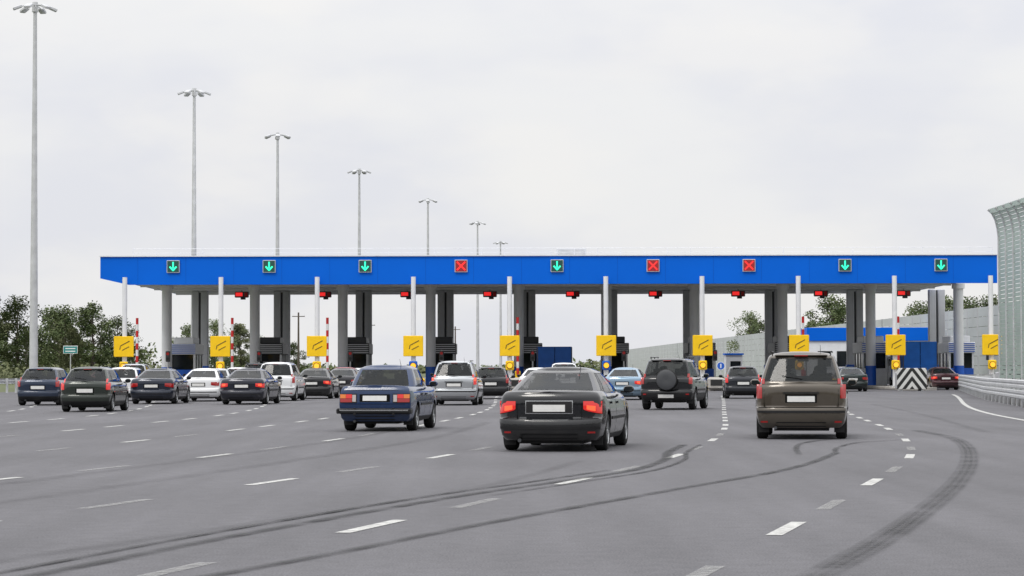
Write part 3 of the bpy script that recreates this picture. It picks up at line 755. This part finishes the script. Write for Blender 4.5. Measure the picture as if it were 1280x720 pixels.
# ---------------------------------------------------------------- barriers
def guard_rail(P, h=.80, conc=False):
    e = empty('guard_rail', (0, 0, 0)); b = MB()
    prof = [(0, h - .31), (-.05, h - .28), (-.05, h - .20), (0, h - .155), (-.05, h - .11), (-.05, h - .03), (0, h)]
    for (x0, y0), (x1, y1) in zip(P, P[1:]):
        dx, dy = x1 - x0, y1 - y0; l = math.hypot(dx, dy); nx_, ny_ = dy / l, -dx / l
        for z_ in ((0, -.36) if conc else (0,)):
            vs = []
            for (X_, Y_) in ((x0, y0), (x1, y1)):
                for a, z in prof: vs.append((X_ + nx_ * a, Y_ + ny_ * a, z + z_))
            n = len(prof); b.add(vs, [(i, i + 1, n + i + 1, n + i) for i in range(n - 1)], STEEL)
        k = int(l / 2)
        for i in range(k + 1):
            t = i / k; b.box((x0 + dx * t + nx_ * .1, y0 + dy * t + ny_ * .1, h / 2), (.12, .12, h + .02), STEEL)
    b.obj('rail', e)
    if conc:
        b = MB()
        for (x0, y0), (x1, y1) in zip(P, P[1:]):
            a = math.atan2(y1 - y0, x1 - x0); b.box(((x0 + x1) / 2 + .35, (y0 + y1) / 2, .14), (math.hypot(x1 - x0, y1 - y0) + .1, .35, .28), CONC, rot=(0, 0, a), ch=.03)
        b.obj('kerb', e)
guard_rail([(16.2, 52), (17.0, 78), (20.2, 103), (26.6, 143), (30.8, 149)], .95, True)
guard_rail([(-33, 104), (-30, 132), (-28.4, 160), (-28, 200)], .85)

SLAT = mat('barrier_slat', (.34, .42, .38), .5, .1, noise=.1, nscale=.7)
PANEL = mat('barrier_panel', (.46, .49, .48), .6, 0, noise=.08, nscale=.3)
def noise_wall(P, H, curl, step, nsl, name='noise_barrier'):
    e = empty(name, (0, 0, 0)); b = MB(); c = MB()
    prof = [(0, 0), (0, H - (1.6 if curl else 0))] + ([(-.06, H - 1.1), (-.18, H - .6), (-.38, H - .2), (-.62, H)] if curl else [])
    for (x0, y0), (x1, y1) in zip(P, P[1:]):
        dx, dy = x1 - x0, y1 - y0; l = math.hypot(dx, dy); nx_, ny_ = dy / l, -dx / l; k = max(1, int(l / step)); a_ = math.atan2(dy, dx)
        for i in range(k + 1):
            t = i / k; px, py = x0 + dx * t, y0 + dy * t
            for (a, z), (a2, z2) in zip(prof, prof[1:]):
                b.cyl((px + nx_ * a, py + ny_ * a, z), (px + nx_ * a2, py + ny_ * a2, z2), .09, .09, 6, STEEL)
        tot = []
        for (a, z), (a2, z2) in zip(prof, prof[1:]):
            sl = math.hypot(a2 - a, z2 - z); q = max(1, round(nsl * sl / H))
            for j in range(q): f = (j + .5) / q; tot.append((a + (a2 - a) * f, z + (z2 - z) * f, sl / q))
        for a, z, hh in tot:
            c.box(((x0 + x1) / 2 + nx_ * a, (y0 + y1) / 2 + ny_ * a, z), (l, .05, hh * (.84 if curl else .96)), SLAT if curl else PANEL, rot=(0, 0, a_))
    b.obj('posts', e); c.obj('panels', e, smooth=False)
noise_wall([(28.75, 100), (28.75, 141.5)], 10.7, True, 2.0, 44)
noise_wall([(36.2, 165), (35.5, 230), (33.5, 307), (31, 450), (29, 620)], 6.0, False, 4.0, 8)

e = empty('service_building', (30, 203, 0)); b = MB()
b.box((0, 0, 1.8), (10.6, 6, 3.6), WHITE); b.box((0, 0, 4.15), (10.9, 6.3, 1.1), BLUE, ch=.02); b.obj('walls', e, smooth=False)
b = MB()
for x in (-4, -2.4, -.8, 3.6): b.box((x, -3.01, 2.1), (1.1, .06, 1.3), GLASS); b.box((x, -3.03, 1.41), (1.25, .12, .07), SOFF)
b.box((1.6, -3.01, 1.1), (1.1, .08, 2.2), DARKG); b.box((1.6, -3.2, 2.4), (1.6, .6, .08), SOFF); b.obj('windows_and_door', e, smooth=False)
e = empty('service_building', (17.5, 190, 0))
b = MB(); b.box((0, 0, 1.2), (1.3, 1.6, 2.4), WHITE, ch=.02); b.box((0, 0, 2.46), (1.5, 1.8, .12), BLUE); b.box((.1, -.81, 1.5), (.8, .04, .8), GLASS); b.obj('walls', e, smooth=False)

def sign(nm, X, Y, z, w, h, m, round_=False):
    e = empty(nm, (X, Y, 0)); b = MB(); b.cyl((0, .06, 0), (0, .06, z + h / 2), .04, .04, 8, STEEL)
    if round_:
        b.cyl((0, .01, z), (0, 0, z), w / 2, w / 2, 24, WHITE); b.cyl((0, -.002, z), (0, -.008, z), w / 2 * .88, w / 2 * .88, 24, m); b.box((0, -.014, z), (w * .12, .01, w * .5), WHITE)
    else:
        b.box((0, 0, z), (w, .04, h), WHITE, ch=.01); b.box((0, -.024, z), (w * .93, .01, h * .86), m)
        for q in (-.2, .15): b.box((0, -.031, z + h * q), (w * .7, .006, h * .13), WHITE)
    b.obj('plate', e, smooth=False)
TEAL = mat('sign_teal', (.01, .22, .22), .5)
sign('direction_sign', -36.8, 200, 3.0, 1.2, .65, TEAL)
sign('traffic_sign', 12.6, 145, 1.5, .5, .5, BLUEP, True)

# ---------------------------------------------------------------- vegetation
def leafmat(name, c0, c1):
    m = bpy.data.materials.new(name); m.use_nodes = True; nt = m.node_tree; b = nt.nodes['Principled BSDF']
    tc = nt.nodes.new('ShaderNodeTexCoord'); n = nt.nodes.new('ShaderNodeTexNoise'); n.inputs['Scale'].default_value = .9; n.inputs['Detail'].default_value = 6
    nt.links.new(tc.outputs['Object'], n.inputs['Vector']); mx = nt.nodes.new('ShaderNodeMix'); mx.data_type = 'RGBA'
    mx.inputs[6].default_value = (*c0, 1); mx.inputs[7].default_value = (*c1, 1)
    q = nt.nodes.new('ShaderNodeMapRange'); q.inputs[1].default_value = .35; q.inputs[2].default_value = .65; nt.links.new(n.outputs['Fac'], q.inputs[0])
    nt.links.new(q.outputs[0], mx.inputs[0]); nt.links.new(mx.outputs[2], b.inputs['Base Color']); b.inputs['Roughness'].default_value = .8; sstr(b, 'Specular IOR Level', .2); return m
LEAF = leafmat('foliage', (.060, .088, .038), (.12, .145, .06)); LEAF2 = leafmat('foliage_olive', (.08, .095, .05), (.15, .16, .08))
def leaves(b, c, rad, n, s, m, rnd):
    vs = []; fs = []
    for _ in range(n):
        d = Vector((rnd.gauss(0, 1), rnd.gauss(0, 1), rnd.gauss(0, 1))).normalized() * (rnd.random() ** .45)
        p = Vector(c) + Vector((d.x * rad[0], d.y * rad[1], d.z * rad[2]))
        u = Vector((rnd.gauss(0, 1), rnd.gauss(0, 1), rnd.gauss(0, .6))).normalized(); w = u.orthogonal().normalized(); k = s * rnd.uniform(.6, 1.3)
        o = len(vs); vs += [p - u * k, p + w * k * .6, p + u * k, p - w * k * .6]; fs.append((o, o + 1, o + 2, o + 3))
    b.add(vs, fs, m)
def treemesh(seed, H, Rr, m, low=.25):
    rnd = random.Random(seed); b = MB(); b.cyl((0, 0, 0), (rnd.uniform(-.2, .2), 0, H * .55), H * .022, H * .012, 8, BARK); b.cyl((0, 0, H * .5), (0, 0, H * .9), H * .012, H * .004, 6, BARK)
    for k in range(46):
        t = rnd.random(); z = H * (low + (1 - low) * t); rr = Rr * (math.sin(math.pi * min(1, .18 + t * .80)) ** .7) * rnd.uniform(.25, 1.0); a = rnd.uniform(0, 6.28)
        c = (math.cos(a) * rr, math.sin(a) * rr, z * .96)
        if k % 3 == 0: b.cyl((0, 0, max(H * .2, z - H * .18)), c, H * .008, H * .003, 5, BARK)
        s = Rr * rnd.uniform(.24, .40); leaves(b, c, (s, s, s * .75), 130, .14, m, rnd)
    return b.mesh('tree_%d' % seed, smooth=False)
TMs = [treemesh(1, 10, 2.9, LEAF), treemesh(2, 10, 2.3, LEAF2), treemesh(3, 10, 3.6, LEAF, .15), treemesh(4, 10, 1.9, LEAF2, .3)]
rt = random.Random(5)
def tree(X, Y, H, k):
    e = empty('tree', (X, Y, 0), rt.uniform(0, 6)); o = put('trunk_and_crown', TMs[k], e); f = H / 10; o.scale = (f * rt.uniform(.95, 1.25), f * 1.1, f)
for X, Y, H, k in [(-60, 262, 10.5, 2), (-56.8, 255, 10.4, 0), (-54.0, 262, 9.2, 2), (-51.6, 268, 8.3, 0), (-49, 262, 7.2, 1), (-47.5, 255, 8.0, 2), (-45.8, 262, 8.6, 0), (-44.4, 270, 7.2, 2), (-58, 275, 8, 3),
                   (-53, 240, 6, 2), (-48.5, 240, 5.5, 2), (-45, 245, 5.6, 1), (-42.6, 265, 5.6, 2), (-39.8, 295, 6.8, 0), (-37.2, 300, 7.4, 2), (-34.6, 305, 7.2, 1), (-33, 310, 5.6, 2), (-30, 330, 5, 0),
                   (34.6, 350, 9.4, 2), (36.6, 356, 8.4, 0), (46.0, 345, 11.6, 2), (48.6, 352, 10.6, 0), (44, 352, 8.4, 1), (58.5, 345, 10.6, 2), (61, 340, 11.6, 0), (64, 338, 11, 2), (67, 335, 11.2, 2), (70, 330, 10.5, 0), (42, 360, 6.5, 2)]:
    tree(X, Y, H, k)
b = MB(); rnd = random.Random(11)
for i in range(420):
    X = rnd.uniform(-190, 150); hh = (2.2 + 2.0 * (math.sin(X * .05) + 1) * .5 + (4.5 if X < -75 or X > 75 else 0)) * rnd.uniform(.6, 1.1)
    leaves(b, (X, 640 + rnd.uniform(-12, 12), hh * .5), (3.2, 2, hh * .55), 26, .65, LEAF if rnd.random() < .5 else LEAF2, rnd)
b.obj('distant_tree_line', smooth=False)
b = MB()   # unseen tree belt added behind the viewpoint to darken car paint reflections
for i in range(300):
    X = rnd.uniform(-160, 160); hh = 13 * rnd.uniform(.6, 1.15)
    leaves(b, (X, -95 + rnd.uniform(-10, 10), hh * .5), (4.5, 3, hh * .55), 60, 1.1, LEAF, rnd)
b.obj('added_tree_belt', smooth=False)
b = MB()
for i in range(160):
    X = rnd.uniform(-70, -33); Y = rnd.uniform(215, 300); X = X * Y / 250
    leaves(b, (X, Y, .9), (1.8, 1.2, 1.1), 60, .2, LEAF2, rnd)
b.obj('roadside_bushes', smooth=False)

# ---------------------------------------------------------------- world / light / camera
w = bpy.data.worlds.new('World'); scene.world = w; w.use_nodes = True; nt = w.node_tree
bg = nt.nodes['Background']
el, az = R(52), R(215)
sky = nt.nodes.new('ShaderNodeTexSky'); sky.sky_type = 'NISHITA'; sky.sun_disc = False; sky.sun_elevation = el; sky.sun_rotation = az
tc = nt.nodes.new('ShaderNodeTexCoord'); sp = nt.nodes.new('ShaderNodeSeparateXYZ'); nt.links.new(tc.outputs['Generated'], sp.inputs[0])
def nz(scale, det, st, loc=(0, 0, 0)):
    mp = nt.nodes.new('ShaderNodeMapping'); mp.inputs['Scale'].default_value = st; mp.inputs['Location'].default_value = loc; nt.links.new(tc.outputs['Generated'], mp.inputs['Vector'])
    n = nt.nodes.new('ShaderNodeTexNoise'); n.inputs['Scale'].default_value = scale; n.inputs['Detail'].default_value = det; n.inputs['Roughness'].default_value = .5; nt.links.new(mp.outputs[0], n.inputs['Vector']); return n.outputs['Fac']
def mrg(x, a, b_, c, d_):
    q = nt.nodes.new('ShaderNodeMapRange'); q.interpolation_type = 'SMOOTHSTEP'
    q.inputs[1].default_value = a; q.inputs[2].default_value = b_; q.inputs[3].default_value = c; q.inputs[4].default_value = d_; nt.links.new(x, q.inputs[0]); return q.outputs[0]
def mixc(f, a, b_):
    q = nt.nodes.new('ShaderNodeMix'); q.data_type = 'RGBA'
    for i, t in ((6, a), (7, b_)):
        if isinstance(t, tuple): q.inputs[i].default_value = t
        else: nt.links.new(t, q.inputs[i])
    if isinstance(f, float): q.inputs[0].default_value = f
    else: nt.links.new(f, q.inputs[0])
    return q.outputs[2]
c1 = mixc(mrg(nz(5.5, 4, (1, 1, 2.6), (.3, 0, .15)), .36, .58, 0, 1), (.79, .80, .85, 1), (.875, .875, .88, 1))
c2 = mixc(mrg(nz(11, 5, (1, 1, 2.2), (2.1, .7, 0)), .45, .68, 0, .6), c1, (.92, .905, .885, 1))
gm = nt.nodes.new('ShaderNodeMath'); gm.operation = 'MULTIPLY_ADD'; gm.inputs[1].default_value = 1.8; gm.inputs[2].default_value = .975
cl = nt.nodes.new('ShaderNodeClamp'); nt.links.new(sp.outputs[2], cl.inputs[0])
sb = nt.nodes.new('ShaderNodeMath'); sb.operation = 'POWER'; sb.inputs[1].default_value = 1.8; nt.links.new(cl.outputs[0], sb.inputs[0]); nt.links.new(sb.outputs[0], gm.inputs[0])
vm = nt.nodes.new('ShaderNodeVectorMath'); vm.operation = 'SCALE'; nt.links.new(c2, vm.inputs[0]); nt.links.new(gm.outputs[0], vm.inputs['Scale'])
sk = nt.nodes.new('ShaderNodeVectorMath'); sk.operation = 'SCALE'; nt.links.new(sky.outputs[0], sk.inputs[0]); sk.inputs['Scale'].default_value = .08
fin = mixc(.96, sk.outputs[0], vm.outputs[0])
nt.links.new(fin, bg.inputs['Color']); bg.inputs['Strength'].default_value = 1.0
sl = bpy.data.lights.new('sun', 'SUN'); sl.energy = 1.2; sl.angle = R(18); sl.color = (1, .96, .9)
so = bpy.data.objects.new('sun', sl); COL.objects.link(so); so.location = (-40, -30, 60)
dirv = Vector((-math.sin(R(35)) * math.cos(el), -math.cos(R(35)) * math.cos(el), math.sin(el)))
so.rotation_euler = dirv.to_track_quat('Z', 'Y').to_euler()
cam = bpy.data.cameras.new('camera'); co = bpy.data.objects.new('camera', cam); COL.objects.link(co)
cam.sensor_width = 36; cam.lens = 84.375; cam.clip_end = 8000; cam.clip_start = .5
co.matrix_world = Matrix.Translation((0, 0, 1.4)) @ Matrix.Rotation(R(91.909), 4, 'X') @ Matrix.Rotation(R(-.12), 4, 'Z')
scene.camera = co
scene.view_settings.view_transform = 'Standard'; scene.view_settings.look = 'None'; scene.view_settings.exposure = 0
